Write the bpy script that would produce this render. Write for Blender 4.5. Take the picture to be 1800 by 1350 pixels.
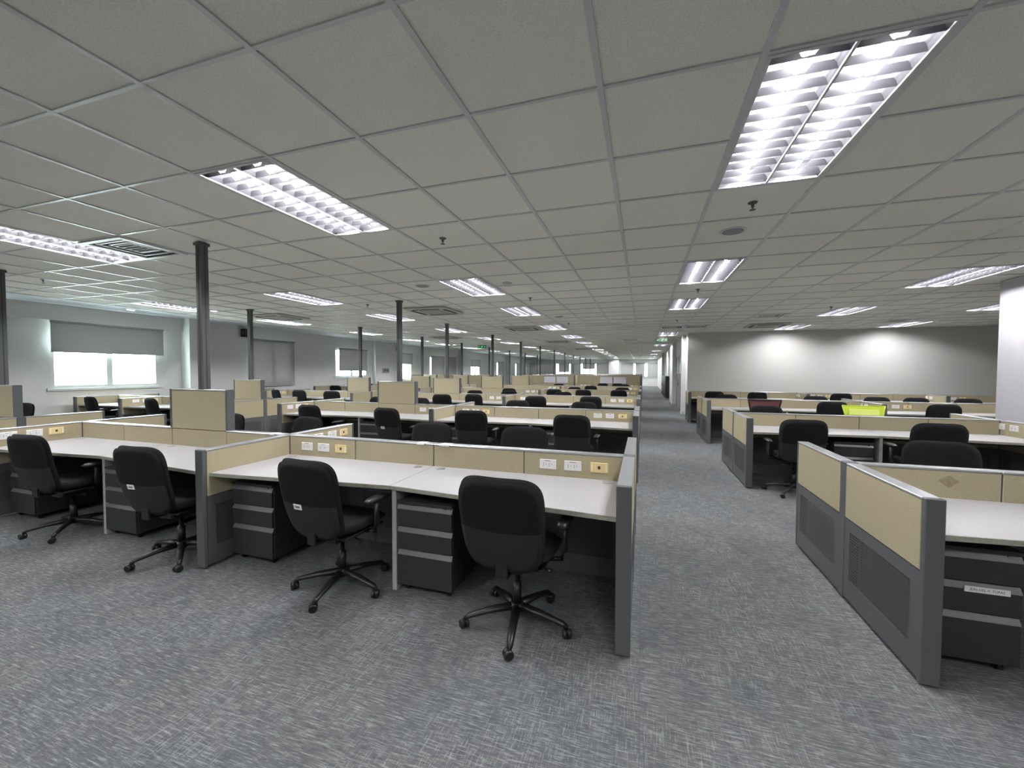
import bpy, bmesh, math, random
from mathutils import Vector, Matrix
random.seed(7)
PI = math.pi
S = bpy.context.scene
for o in list(bpy.data.objects): bpy.data.objects.remove(o)
COL = S.collection

# ------------------------------------------------------------------ camera
cam_data = bpy.data.cameras.new('camera'); cam = bpy.data.objects.new('camera', cam_data); COL.objects.link(cam)
Rv = Vector((0.951819, 0.306653, 0.002252)); Uv = Vector((-0.011733, 0.029078, 0.999508)); Wv = Vector((-0.306437, 0.951377, -0.031275))
m = Matrix((Rv, Uv, -Wv)).transposed().to_4x4(); m.translation = (0, 0, 1.5)
cam.matrix_world = m
cam_data.sensor_width = 36; cam_data.lens = 14.2965; cam_data.clip_start = 0.02; cam_data.clip_end = 200
S.camera = cam
# ------------------------------------------------------------------ exposure, sky
S.view_settings.view_transform = 'Standard'; S.view_settings.look = 'None'
S.view_settings.exposure = 0.0; S.view_settings.gamma = 1.0; S.view_settings.use_curve_mapping = False
SKY = 34.0
TUBE = 280.0
w = bpy.data.worlds.new('sky'); S.world = w; w.use_nodes = True
bg = w.node_tree.nodes['Background']; bg.inputs[0].default_value = (0.86, 0.97, 1.0, 1); bg.inputs[1].default_value = SKY

# ------------------------------------------------------------------ layout
CZ = 2.7865; T = 0.655; GX, GY = -0.8552, 1.2673
XE = -0.086; PW = 0.7678; Y0 = 2.9874; PIT = 3.5
DF, DB = 0.83, 0.84
PT = 0.075          # partition thickness
PH = 0.905          # low partition height
TH = 1.31           # tall partition height
DH = 0.725          # desk height
XR = 1.312; PR = 0.74
YR = [3.23, 6.7, 10.1, 13.75]
XW = -12.5; YFAR = 44.0; YN = -6.5; XRW = 10.6; YBW = 14.75; XAW = 1.42
ORD = ['first', 'second', 'third', 'fourth', 'fifth', 'sixth', 'seventh', 'eighth', 'ninth', 'tenth', 'eleventh', 'twelfth', 'thirteenth', 'fourteenth']

# ------------------------------------------------------------------ materials
def mat(name, color, rough=0.6, metal=0.0, spec=0.5):
    M = bpy.data.materials.new(name); M.use_nodes = True
    b = M.node_tree.nodes['Principled BSDF']
    b.inputs['Base Color'].default_value = (*color, 1); b.inputs['Roughness'].default_value = rough
    b.inputs['Metallic'].default_value = metal; b.inputs['Specular IOR Level'].default_value = spec
    return M
def nodes(M): return M.node_tree.nodes, M.node_tree.links, M.node_tree.nodes['Principled BSDF']
def objcoord(M, scale=(1, 1, 1), kind='Object'):
    N, L, b = nodes(M)
    tc = N.new('ShaderNodeTexCoord'); mp = N.new('ShaderNodeMapping'); mp.inputs['Scale'].default_value = scale
    L.new(tc.outputs[kind], mp.inputs[0]); return mp.outputs[0]
def noise_color(M, c1, c2, scale, lo=0.35, hi=0.65, stretch=(1, 1, 1), detail=4, bump=0.0, dist=0.002):
    N, L, b = nodes(M)
    v = objcoord(M, stretch)
    n = N.new('ShaderNodeTexNoise'); n.inputs['Scale'].default_value = scale; n.inputs['Detail'].default_value = detail
    L.new(v, n.inputs['Vector'])
    r = N.new('ShaderNodeValToRGB'); r.color_ramp.elements[0].position = lo; r.color_ramp.elements[1].position = hi
    r.color_ramp.elements[0].color = (*c1, 1); r.color_ramp.elements[1].color = (*c2, 1)
    L.new(n.outputs['Fac'], r.inputs[0]); L.new(r.outputs[0], b.inputs['Base Color'])
    if bump:
        bp = N.new('ShaderNodeBump'); bp.inputs['Strength'].default_value = bump; bp.inputs['Distance'].default_value = dist
        L.new(n.outputs['Fac'], bp.inputs['Height']); L.new(bp.outputs[0], b.inputs['Normal'])
    return M
def emis(name, color, strength):
    M = mat(name, (0.02, 0.025, 0.02)); b = M.node_tree.nodes['Principled BSDF']
    b.inputs['Emission Color'].default_value = (*color, 1); b.inputs['Emission Strength'].default_value = strength
    return M

M_fabric = noise_color(mat('beige_fabric', (0.4, 0.36, 0.25), 0.95, spec=0.15), (0.33, 0.285, 0.185), (0.43, 0.375, 0.25), 220, stretch=(1, 1, 1.6), bump=0.25, dist=0.001)
M_fabric_stain = noise_color(mat('beige_fabric_faded', (0.4, 0.36, 0.25), 0.95, spec=0.15), (0.25, 0.21, 0.13), (0.31, 0.265, 0.17), 60)
M_frame = noise_color(mat('grey_powder_coat', (0.1, 0.1, 0.1), 0.5, spec=0.35), (0.082, 0.085, 0.088), (0.10, 0.103, 0.106), 300, bump=0.05)
M_cap = mat('silver_cap', (0.36, 0.37, 0.38), 0.33, 0.6)
M_seam = mat('dark_seam', (0.05, 0.04, 0.03), 0.8)
M_top = noise_color(mat('worktop_laminate', (0.66, 0.64, 0.64), 0.45, spec=0.3), (0.335, 0.325, 0.325), (0.375, 0.365, 0.365), 90, bump=0.0)
M_edge = noise_color(mat('worktop_edge', (0.42, 0.42, 0.36), 0.5), (0.26, 0.26, 0.205), (0.32, 0.32, 0.26), 40)
M_leg = noise_color(mat('gable_laminate', (0.4, 0.4, 0.38), 0.55), (0.32, 0.32, 0.29), (0.38, 0.38, 0.35), 30)
M_ped = noise_color(mat('pedestal_steel', (0.04, 0.042, 0.045), 0.5, spec=0.4), (0.026, 0.027, 0.028), (0.034, 0.035, 0.036), 200)
M_pull = mat('pedestal_pull_lip', (0.115, 0.118, 0.115), 0.42)
M_black = noise_color(mat('black_chair_fabric', (0.012, 0.012, 0.013), 0.95, spec=0.2), (0.006, 0.006, 0.0065), (0.013, 0.013, 0.014), 400, bump=0.3, dist=0.001)
M_shell = noise_color(mat('charcoal_chair_shell', (0.03, 0.03, 0.032), 0.7, spec=0.3), (0.016, 0.016, 0.0165), (0.022, 0.022, 0.023), 300)
M_plastic = mat('black_plastic', (0.009, 0.009, 0.0095), 0.4)
M_chrome = mat('chrome', (0.4, 0.4, 0.4), 0.25, 1.0)
M_white = mat('white_plastic', (0.75, 0.74, 0.72), 0.4)
M_paper = mat('white_paper', (0.75, 0.76, 0.74), 0.8)
M_ink = mat('dark_ink', (0.04, 0.04, 0.05), 0.8)
M_slot = mat('socket_slot', (0.12, 0.11, 0.1), 0.6)
M_cream = mat('cream_plastic', (0.70, 0.55, 0.27), 0.45)
M_cream2 = mat('pale_cream_label', (0.80, 0.74, 0.55), 0.5)
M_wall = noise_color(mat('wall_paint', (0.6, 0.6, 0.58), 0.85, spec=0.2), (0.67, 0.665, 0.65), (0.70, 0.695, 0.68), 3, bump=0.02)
M_wallr = mat('column_lilac_darkened', (0.40, 0.387, 0.405), 0.85, spec=0.2)  # lilac tint; colour darkened to offset the bright ceiling light beside it
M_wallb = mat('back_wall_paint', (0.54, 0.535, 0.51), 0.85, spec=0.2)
M_blind = mat('roller_blind_cloth', (0.40, 0.41, 0.40), 0.9, spec=0.1)
_N, _L, _b = nodes(M_blind)
_t = _N.new('ShaderNodeBsdfTranslucent'); _t.inputs[0].default_value = (0.5, 0.455, 0.435, 1); _m = _N.new('ShaderNodeMixShader'); _m.inputs[0].default_value = .13
_o = [n for n in _N if n.type == 'OUTPUT_MATERIAL'][0]
_L.new(_b.outputs[0], _m.inputs[1]); _L.new(_t.outputs[0], _m.inputs[2]); _L.new(_m.outputs[0], _o.inputs[0])
M_winframe = mat('white_window_frame', (0.7, 0.73, 0.72), 0.45)
M_gyp = mat('ceiling_border_paint', (0.72, 0.76, 0.78), 0.85, spec=0.2)
M_tile = noise_color(mat('ceiling_tile', (0.62, 0.62, 0.58), 0.92, spec=0.15), (0.74, 0.73, 0.65), (0.86, 0.85, 0.76), 130, bump=0.3, dist=0.002)
M_tbar = mat('ceiling_grid_metal', (0.58, 0.59, 0.58), 0.36, 0.15)
M_dark = mat('dark_void', (0.05, 0.05, 0.05), 0.9)
M_lou = mat('louver_white', (0.86, 0.86, 0.88), 0.35, spec=0.4)
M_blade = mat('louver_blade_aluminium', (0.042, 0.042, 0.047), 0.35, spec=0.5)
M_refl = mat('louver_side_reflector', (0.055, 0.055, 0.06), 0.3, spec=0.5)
M_house = mat('luminaire_housing', (0.05, 0.05, 0.053), 0.5)
M_tube = emis('fluorescent_tube_glow', (0.965, 0.965, 1.0), TUBE)
M_green = emis('exit_green_glow', (0.03, 0.55, 0.12), 0.20)
M_greenw = emis('exit_pale_glow', (0.45, 1.0, 0.55), 0.9)
M_board = mat('whiteboard_face', (0.66, 0.64, 0.70), 0.35)
M_red = noise_color(mat('red_mesh_cloth', (0.18, 0.05, 0.06), 0.9), (0.15, 0.05, 0.055), (0.24, 0.085, 0.09), 300)
M_lime = noise_color(mat('lime_mesh_cloth', (0.5, 0.6, 0.03), 0.8), (0.47, 0.58, 0.035), (0.55, 0.66, 0.05), 300)
M_lime2 = mat('pale_lime_patch', (0.66, 0.76, 0.18), 0.8)
M_door = noise_color(mat('door_brown_laminate', (0.2, 0.18, 0.17), 0.5), (0.20, 0.185, 0.175), (0.26, 0.24, 0.23), 5, stretch=(1, 1, 0.2))
M_base = mat('skirting_paint', (0.55, 0.55, 0.54), 0.6)
M_red_lamp = emis('downlight_glow', (1.0, 0.95, 0.85), 12)

# glass pane
M_glass = bpy.data.materials.new('window_glass'); M_glass.use_nodes = True
N = M_glass.node_tree.nodes; L = M_glass.node_tree.links; N.clear()
tr = N.new('ShaderNodeBsdfTransparent'); tr.inputs[0].default_value = (0.93, 0.97, 0.96, 1)
gl = N.new('ShaderNodeBsdfGlossy'); gl.inputs['Roughness'].default_value = 0.02
lw = N.new('ShaderNodeLayerWeight'); pw = N.new('ShaderNodeMath'); pw.operation = 'POWER'; pw.inputs[1].default_value = 4.0; L.new(lw.outputs['Facing'], pw.inputs[0])
fr = N.new('ShaderNodeMath'); fr.operation = 'MULTIPLY_ADD'; fr.inputs[1].default_value = 0.4; fr.inputs[2].default_value = 0.04; L.new(pw.outputs[0], fr.inputs[0]); mx = N.new('ShaderNodeMixShader'); ou = N.new('ShaderNodeOutputMaterial')
L.new(fr.outputs[0], mx.inputs[0]); L.new(tr.outputs[0], mx.inputs[1]); L.new(gl.outputs[0], mx.inputs[2]); L.new(mx.outputs[0], ou.inputs[0])

# perforated steel: round holes punched in a grid, in object space (u = x+y, z)
def perforated():
    M = mat('perforated_steel', (0.07, 0.072, 0.075), 0.5, spec=0.35)
    N, L, b = nodes(M)
    tc = N.new('ShaderNodeTexCoord'); sx = N.new('ShaderNodeSeparateXYZ'); L.new(tc.outputs['Object'], sx.inputs[0])
    def mth(op, a, c=None):
        n = N.new('ShaderNodeMath'); n.operation = op
        for i, v in enumerate((a, c)):
            if v is None: continue
            if isinstance(v, (int, float)): n.inputs[i].default_value = v
            else: L.new(v, n.inputs[i])
        return n.outputs[0]
    P = 0.0175
    u = mth('ADD', sx.outputs[0], sx.outputs[1])
    fu = mth('SUBTRACT', mth('FRACT', mth('DIVIDE', u, P)), 0.5)
    fz = mth('SUBTRACT', mth('FRACT', mth('DIVIDE', sx.outputs[2], P)), 0.5)
    d = mth('SQRT', mth('ADD', mth('MULTIPLY', fu, fu), mth('MULTIPLY', fz, fz)))
    hole = mth('LESS_THAN', d, 0.26)
    inv = mth('SUBTRACT', 1.0, hole)
    L.new(inv, b.inputs['Alpha'])
    return M
M_perf = perforated()

def carpet():
    M = mat('carpet_tile', (0.15, 0.16, 0.17), 0.97, spec=0.1)
    N, L, b = nodes(M)
    tc = N.new('ShaderNodeTexCoord')
    def nz(scale, st, off=(0, 0, 0), detail=3, rough=0.6):
        mp = N.new('ShaderNodeMapping'); mp.inputs['Scale'].default_value = st; mp.inputs['Location'].default_value = off
        L.new(tc.outputs['Object'], mp.inputs[0])
        n = N.new('ShaderNodeTexNoise'); n.inputs['Scale'].default_value = scale; n.inputs['Detail'].default_value = detail; n.inputs['Roughness'].default_value = rough
        L.new(mp.outputs[0], n.inputs['Vector']); return n.outputs['Fac']
    def ramp(f, a, c, lo=(0, 0, 0), hi=(1, 1, 1)):
        r = N.new('ShaderNodeValToRGB'); r.color_ramp.elements[0].position = a; r.color_ramp.elements[1].position = c
        r.color_ramp.elements[0].color = (*lo, 1); r.color_ramp.elements[1].color = (*hi, 1)
        L.new(f, r.inputs[0]); return r.outputs[0]
    def mix(f, a, c, mode='MIX', fac=None):
        x = N.new('ShaderNodeMix'); x.data_type = 'RGBA'; x.blend_type = mode
        if fac is not None: x.inputs[0].default_value = fac
        else: L.new(f, x.inputs[0])
        for i, v in ((6, a), (7, c)):
            if isinstance(v, tuple): x.inputs[i].default_value = (*v, 1)
            else: L.new(v, x.inputs[i])
        return x.outputs[2]
    base = ramp(nz(7, (1, 1, 1), detail=5), 0.3, 0.7, (0.088, 0.094, 0.096), (0.122, 0.124, 0.123))
    tone = ramp(nz(0.9, (1, 1, 1), (3, 1, 0), 3), 0.35, 0.65, (0.88, 0.95, 1.0), (1.06, 1.0, 0.96))
    base = mix(None, base, tone, 'MULTIPLY', 1.0)
    sx_ = ramp(nz(10, (0.95, 14, 1), (1.3, 0.2, 0), 4, 0.8), 0.50, 0.65)
    sy_ = ramp(nz(10, (14, 0.95, 1), (5.3, 2.2, 0), 4, 0.8), 0.51, 0.66)
    # which way the streaks run changes patch by patch
    patch = ramp(nz(1.8, (1, 1, 1), (9, 4, 0), 1), 0.38, 0.58)
    syp = mix(None, sy_, patch, 'MULTIPLY', 1.0)
    c = mix(None, base, (0.265, 0.28, 0.285), 'MIX', 0.0)
    xx = N.new('ShaderNodeMix'); xx.data_type = 'RGBA'; L.new(sx_, xx.inputs[0]); L.new(base, xx.inputs[6]); xx.inputs[7].default_value = (0.27, 0.275, 0.272, 1)
    yy = N.new('ShaderNodeMix'); yy.data_type = 'RGBA'; L.new(syp, yy.inputs[0]); L.new(xx.outputs[2], yy.inputs[6]); yy.inputs[7].default_value = (0.26, 0.265, 0.265, 1)
    dk = ramp(nz(12, (1.2, 9, 1), (7.7, 6.6, 0), 3, 0.75), 0.50, 0.66)
    zz = N.new('ShaderNodeMix'); zz.data_type = 'RGBA'; L.new(dk, zz.inputs[0]); L.new(yy.outputs[2], zz.inputs[6]); zz.inputs[7].default_value = (0.075, 0.081, 0.084, 1)
    # brownish worn stains
    st = ramp(nz(1.1, (1, 1, 1), (2.2, 8.1, 0), 4), 0.60, 0.74, (1, 1, 1), (0.86, 0.82, 0.74))
    out = mix(None, zz.outputs[2], st, 'MULTIPLY', 1.0)
    # tile seams every 0.61 m
    sp = N.new('ShaderNodeSeparateXYZ'); L.new(tc.outputs['Object'], sp.inputs[0])
    def seam(o):
        a = N.new('ShaderNodeMath'); a.operation = 'DIVIDE'; L.new(o, a.inputs[0]); a.inputs[1].default_value = 0.61
        f = N.new('ShaderNodeMath'); f.operation = 'FRACT'; L.new(a.outputs[0], f.inputs[0])
        l = N.new('ShaderNodeMath'); l.operation = 'LESS_THAN'; L.new(f.outputs[0], l.inputs[0]); l.inputs[1].default_value = 0.006
        return l.outputs[0]
    mxn = N.new('ShaderNodeMath'); mxn.operation = 'MAXIMUM'; L.new(seam(sp.outputs[0]), mxn.inputs[0]); L.new(seam(sp.outputs[1]), mxn.inputs[1])
    ml = N.new('ShaderNodeMath'); ml.operation = 'MULTIPLY'; L.new(mxn.outputs[0], ml.inputs[0]); ml.inputs[1].default_value = 0.22
    fin = N.new('ShaderNodeMix'); fin.data_type = 'RGBA'; L.new(ml.outputs[0], fin.inputs[0]); L.new(out, fin.inputs[6]); fin.inputs[7].default_value = (0.04, 0.045, 0.05, 1)
    L.new(fin.outputs[2], b.inputs['Base Color'])
    bp = N.new('ShaderNodeBump'); bp.inputs['Strength'].default_value = 0.5; bp.inputs['Distance'].default_value = 0.003
    L.new(nz(180, (1, 1, 1)), bp.inputs['Height']); L.new(bp.outputs[0], b.inputs['Normal'])
    return M
M_carpet = carpet()

# ------------------------------------------------------------------ mesh helpers
class MB:
    def __init__(s): s.bm = bmesh.new()
    def box(s, x0, x1, y0, y1, z0, z1, bev=0.0, mi=0, seg=1):
        vs = [s.bm.verts.new((x, y, z)) for x in (x0, x1) for y in (y0, y1) for z in (z0, z1)]
        fs = [s.bm.faces.new([vs[i] for i in q]) for q in ((0, 1, 3, 2), (4, 6, 7, 5), (0, 4, 5, 1), (2, 3, 7, 6), (0, 2, 6, 4), (1, 5, 7, 3))]
        for f in fs: f.material_index = mi
        if bev:
            es = list({e for f in fs for e in f.edges})
            r = bmesh.ops.bevel(s.bm, geom=es, offset=bev, segments=seg, affect='EDGES', profile=0.5)
            for f in r['faces']: f.material_index = mi
        return s
    def quad(s, pts, mi=0):
        f = s.bm.faces.new([s.bm.verts.new(p) for p in pts]); f.material_index = mi; return s
    def prism(s, poly, z0, z1, bev=0.0, mi=0):
        lo = [s.bm.verts.new((x, y, z0)) for x, y in poly]; hi = [s.bm.verts.new((x, y, z1)) for x, y in poly]; n = len(poly)
        fs = [s.bm.faces.new(lo), s.bm.faces.new(hi)] + [s.bm.faces.new((lo[i], lo[(i + 1) % n], hi[(i + 1) % n], hi[i])) for i in range(n)]
        for f in fs: f.material_index = mi
        if bev: bmesh.ops.bevel(s.bm, geom=list({e for f in fs for e in f.edges}), offset=bev, segments=1, affect='EDGES')
        return s
    def tube(s, pts, r, n=8, mi=0, cap=True, up=None):
        pts = [Vector(p) for p in pts]; rings = []
        rr = r if isinstance(r, (list, tuple)) else [r] * len(pts)
        for i, p in enumerate(pts):
            d = (pts[min(i + 1, len(pts) - 1)] - pts[max(i - 1, 0)]).normalized()
            a = d.cross(Vector((0, 0, 1)) if abs(d.z) < 0.9 else Vector((1, 0, 0))).normalized(); b = a.cross(d).normalized()
            ra, rb = (rr[i] if isinstance(rr[i], tuple) else (rr[i], rr[i]))
            rings.append([s.bm.verts.new(p + a * ra * math.cos(2 * PI * (k + .5) / n) + b * rb * math.sin(2 * PI * (k + .5) / n)) for k in range(n)])
        for i in range(len(rings) - 1):
            for k in range(n):
                f = s.bm.faces.new((rings[i][k], rings[i][(k + 1) % n], rings[i + 1][(k + 1) % n], rings[i + 1][k])); f.material_index = mi; f.smooth = True
        if cap:
            for rg in (rings[0], rings[-1]):
                f = s.bm.faces.new(rg); f.material_index = mi
        return s
    def lathe(s, c, prof, n=20, mi=0, axis='z'):
        rings = []
        for r, h in prof:
            ring = []
            for k in range(n):
                a = 2 * PI * k / n; u, v = r * math.cos(a), r * math.sin(a)
                p = (u, v, h) if axis == 'z' else ((h, u, v) if axis == 'x' else (u, h, v))
                ring.append(s.bm.verts.new((c[0] + p[0], c[1] + p[1], c[2] + p[2])))
            rings.append(ring)
        for i in range(len(rings) - 1):
            for k in range(n):
                f = s.bm.faces.new((rings[i][k], rings[i][(k + 1) % n], rings[i + 1][(k + 1) % n], rings[i + 1][k])); f.material_index = mi; f.smooth = True
        for rg in (rings[0], rings[-1]):
            f = s.bm.faces.new(rg); f.material_index = mi
        return s
    def xf(s, M): bmesh.ops.transform(s.bm, matrix=M, verts=s.bm.verts); return s
    def build(s, name, mats, parent=None, loc=None):
        bmesh.ops.recalc_face_normals(s.bm, faces=s.bm.faces)
        me = bpy.data.meshes.new(name); s.bm.to_mesh(me); s.bm.free()
        for q in (mats if isinstance(mats, (list, tuple)) else [mats]): me.materials.append(q)
        o = bpy.data.objects.new(name, me); COL.objects.link(o)
        if parent: o.parent = parent
        if loc: o.location = loc
        return o
def thing(name, label, cat, loc=(0, 0, 0), rz=0.0, group=None):
    o = bpy.data.objects.new(name, None); COL.objects.link(o); o.empty_display_size = 0.1
    o.location = loc; o.rotation_euler = (0, 0, rz); tag(o, label, cat, group); return o
def tag(o, label, cat, group=None):
    o['label'] = label; o['category'] = cat
    if group: o['group'] = group
    return o
def struct(name, mb, mats, parent=None):
    o = mb.build(name, mats, parent)
    o['kind'] = 'structure'; return o
def dup(root, loc, rz, label, group=None):
    def rec(o, par):
        c = o.copy(); COL.objects.link(c)
        if par: c.parent = par
        for k in CH.get(o, []): rec(k, c)
        return c
    c = rec(root, None); c.location = loc; c.rotation_euler = (0, 0, rz); c['label'] = label
    if group: c['group'] = group
    return c
CH = {}
def index_children():
    CH.clear()
    for o in bpy.data.objects:
        if o.parent: CH.setdefault(o.parent, []).append(o)

# ------------------------------------------------------------------ room shell
struct('floor', MB().quad([(XW - .3, YN - .2, 0), (XRW + .2, YN - .2, 0), (XRW + .2, YFAR + .3, 0), (XW - .3, YFAR + .3, 0)]), M_carpet)
WT = CZ + 0.42
# left wall with window openings
WIN = [(5.45, 7.55, 1.10, 2.50), (10.3, 11.9, 1.10, 2.50), (14.2, 16.28, 1.24, 2.45), (19.05, 20.2, 1.04, 2.42), (22.28, 24.0, 1.0, 2.38),
       (28.55, 30.3, 1.0, 2.36), (34.3, 35.9, 1.0, 2.3), (39.9, 41.4, 1.0, 2.3)]
mb = MB(); y = YN
for (a, b, c, d) in WIN:
    mb.box(XW - .2, XW, y, a, 0, WT); mb.box(XW - .2, XW, a, b, 0, c); mb.box(XW - .2, XW, a, b, d, WT); y = b
mb.box(XW - .2, XW, y, YFAR + .2, 0, WT)
struct('wall_left', mb, M_wall)
# shallow bulkhead above the near window bay, columns along the wall
struct('trim_1', MB().box(XW, XW + .10, YN, 8.14, 2.605, 2.957), M_wall)
for i, (a, b, p) in enumerate([(8.14, 8.75, .34), (16.75, 18.4, .16), (26.4, 27.5, .35), (37.0, 38.0, .3)]):
    struct('trim_%d' % (i + 2), MB().box(XW, XW + p, a, b, 0, 2.957, 0.006), M_wall)
# far wall with windows
FW = [(-12.0, -7.45, 1.18, 2.34), (-7.35, -3.5, 1.18, 2.34), (-2.1, 1.36, 0.95, 2.34)]
mb = MB(); x = XW - .2
for (a, b, c, d) in FW:
    mb.box(x, a, YFAR, YFAR + .2, 0, WT); mb.box(a, b, YFAR, YFAR + .2, 0, c); mb.box(a, b, YFAR, YFAR + .2, d, WT); x = b
mb.box(x, XAW + .3, YFAR, YFAR + .2, 0, WT)
struct('wall_far', mb, M_wall)
struct('trim_6', MB().box(-3.4, -2.4, YFAR - .5, YFAR, 0, CZ, .006), M_wall)
struct('trim_7', MB().box(XW, XAW, YFAR - .06, YFAR, 2.40, CZ), M_wall)
# right-hand wall of the long aisle, with doorway pilasters
mb = MB()
mb.box(XAW, XAW + .2, YBW + .15, 16.2, 0, WT)
mb.box(XAW, XAW + .2, 16.2, 19.9, 2.18, WT)
mb.box(XAW, XAW + .2, 19.9, YFAR, 0, WT)
struct('wall_aisle', mb, M_wall)
struct('trim_8', MB().box(XAW - .12, XAW, 15.5, 15.75, 0, CZ, .004), M_wall)
struct('trim_9', MB().box(XAW - .15, XAW, 19.9, 21.7, 0, CZ, .004), M_wall)
struct('trim_10', MB().box(XAW - .16, XAW, 30.5, 31.3, 0, CZ, .004), M_wall)
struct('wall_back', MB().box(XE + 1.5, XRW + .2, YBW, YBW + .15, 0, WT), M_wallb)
struct('wall_right', MB().box(XRW, XRW + .2, YN, YBW, 0, WT), M_wall)
struct('wall_near', MB().box(XW - .2, XRW + .2, YN - .2, YN, 0, WT), M_wall)
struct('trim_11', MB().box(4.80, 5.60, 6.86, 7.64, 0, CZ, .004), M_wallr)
struct('baseboard_aisle', MB().box(XAW - .012, XAW, 21.7, 30.5, 0, .1).box(XAW - .132, XAW - .12, 15.5, 15.75, 0, .1).box(XAW - .12, XAW, 15.488, 15.5, 0, .1), M_base)
struct('baseboard_back', MB().box(XE + 1.5, XRW, YBW - .012, YBW, 0, .1), M_base)
struct('baseboard_left', MB().box(XW, XW + .012, YN, 8.14, 0, .1), M_base)

# tinted double door in the aisle wall (with glass-panelled top)
d = struct('door_1', MB().box(XAW + .02, XAW + .06, 16.2, 19.9, 0, 1.42), M_door)
g = MB()
for z in (1.42, 1.66, 1.9, 2.14): g.box(XAW + .01, XAW + .07, 16.2, 19.9, z, z + .04)
for yy in (16.2, 17.4, 18.6, 19.86): g.box(XAW + .01, XAW + .07, yy, yy + .04, 0, 2.18)
g.build('door_frame', M_base, d)
MB().box(XAW + .035, XAW + .045, 16.2, 19.9, 1.42, 2.16).build('door_glass', mat('frosted_glass', (0.45, 0.46, 0.44), 0.3), d)
MB().tube([(XAW - .005, 18.5, .9), (XAW - .005, 18.5, 1.2)], .012).build('door_handle', M_chrome, d)
# black cabinet standing by the aisle wall
cb = thing('steel_cabinet', 'long black glossy cabinet against the right wall far down the aisle', 'cabinet', (XAW - .115, 26.9, 0))
MB().box(-.08, .1, -2.4, 2.4, .03, 1.24, .01).build('body', M_ped, cb)
for k in range(6):
    dd = MB().box(-.1, -.08, -2.38 + k * .795, -1.61 + k * .795, .07, 1.21, .004).build('door', M_plastic, cb)
    MB().box(-.115, -.1, -1.68 + k * .795, -1.65 + k * .795, .55, .75).build('handle', M_chrome, dd)

# ------------------------------------------------------------------ fixture cells
LIGHTS = []
for c, rows in ((-3, [1, 6, 10, 15, 20, 25, 29, 34, 39, 43, 48, 53, 58, 62]), (2, [1, 6, 10, 20, 29, 38, 46, 53, 58, 62]),
                (-8, [1, 6, 10, 15, 20, 24, 29, 34, 39, 43, 48, 53, 58]), (-13, [1, 6, 10, 15, 20, 24, 29, 34, 39, 48]),
                (7, [3, 8, 13, 18]), (11, [8, 13, 18])):
    for q, r_ in enumerate(rows): LIGHTS.append((c, r_, q))
BEHIND = [(-13, -4), (-8, -4), (-3, -4), (2, -4), (7, -4), (-8, -9), (-3, -9), (2, -9)]
VENTS = [(-7, 2), (2, 17), (3, 17), (5, 14), (10, 17), (0, 24), (-6, 29)]
CASS = [(-6, 9), (-12, 9), (5, 17), (-11, 18), (-5, 15), (-5, 24), (-4, 33)]     # 2 x 2 cells: cassette air conditioners
skip = set()
for c, r_, _ in LIGHTS: skip |= {(c, r_), (c, r_ + 1)}
for c, r_ in BEHIND: skip |= {(c, r_), (c, r_ + 1)}
for c, r_ in VENTS: skip.add((c, r_))
I0, I1 = -14, 18; J0, J1 = -12, 66
def inroom(i, j):
    x = GX + (i + .5) * T; y = GY + (j + .5) * T
    return (x < XAW + .3 or y < YBW + .3) and y < YFAR + .3 and y > YN - .4 and x < XRW + .4
mb = MB(); tb = MB()
TI = 0.012
for i in range(I0, I1):
    for j in range(J0, J1):
        if not inroom(i, j): continue
        x0 = GX + i * T; y0 = GY + j * T
        if (i, j) not in skip:
            a, b, c, d = x0 + TI - .004, x0 + T - TI + .004, y0 + TI - .004, y0 + T - TI + .004
            z = CZ + .007
            # bevelled (tegular) tile: face slightly recessed with a drop edge
            mb.quad([(a, c, z), (b, c, z), (b, d, z), (a, d, z)])
        # runner along Y on the left edge, cross tee along X on the near edge
        l1 = any(c == i and r_ <= j < r_ + 2 for c, r_ in [(q[0], q[1]) for q in LIGHTS]) and False
        tb.box(x0 - .014, x0 + .014, y0, y0 + T, CZ - .002, CZ + .012)
        mid = (i, j) in skip and (i, j - 1) in skip and ((i, j - 1) not in VENTS) and ((i, j) not in VENTS)
        if not mid: tb.box(x0 + .014, x0 + T - .014, y0 - .010, y0 + .010, CZ - .001, CZ + .012)
ceil = struct('ceiling', mb, M_tile)
tb.build('ceiling_grid', M_tbar, ceil)['kind'] = 'structure'
# slab above (dark void) and raised plaster border along the window wall
xb = GX + I0 * T
struct('trim_13', MB().box(XW, xb - .004, YN, YFAR, 2.957, 3.0).box(xb - .012, xb, YN, YFAR, CZ - .002, 2.99), M_gyp)
struct('trim_14', MB().box(XW - .2, XRW + .2, YN - .2, YFAR + .2, WT - .02, WT + .1), M_dark)

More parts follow.
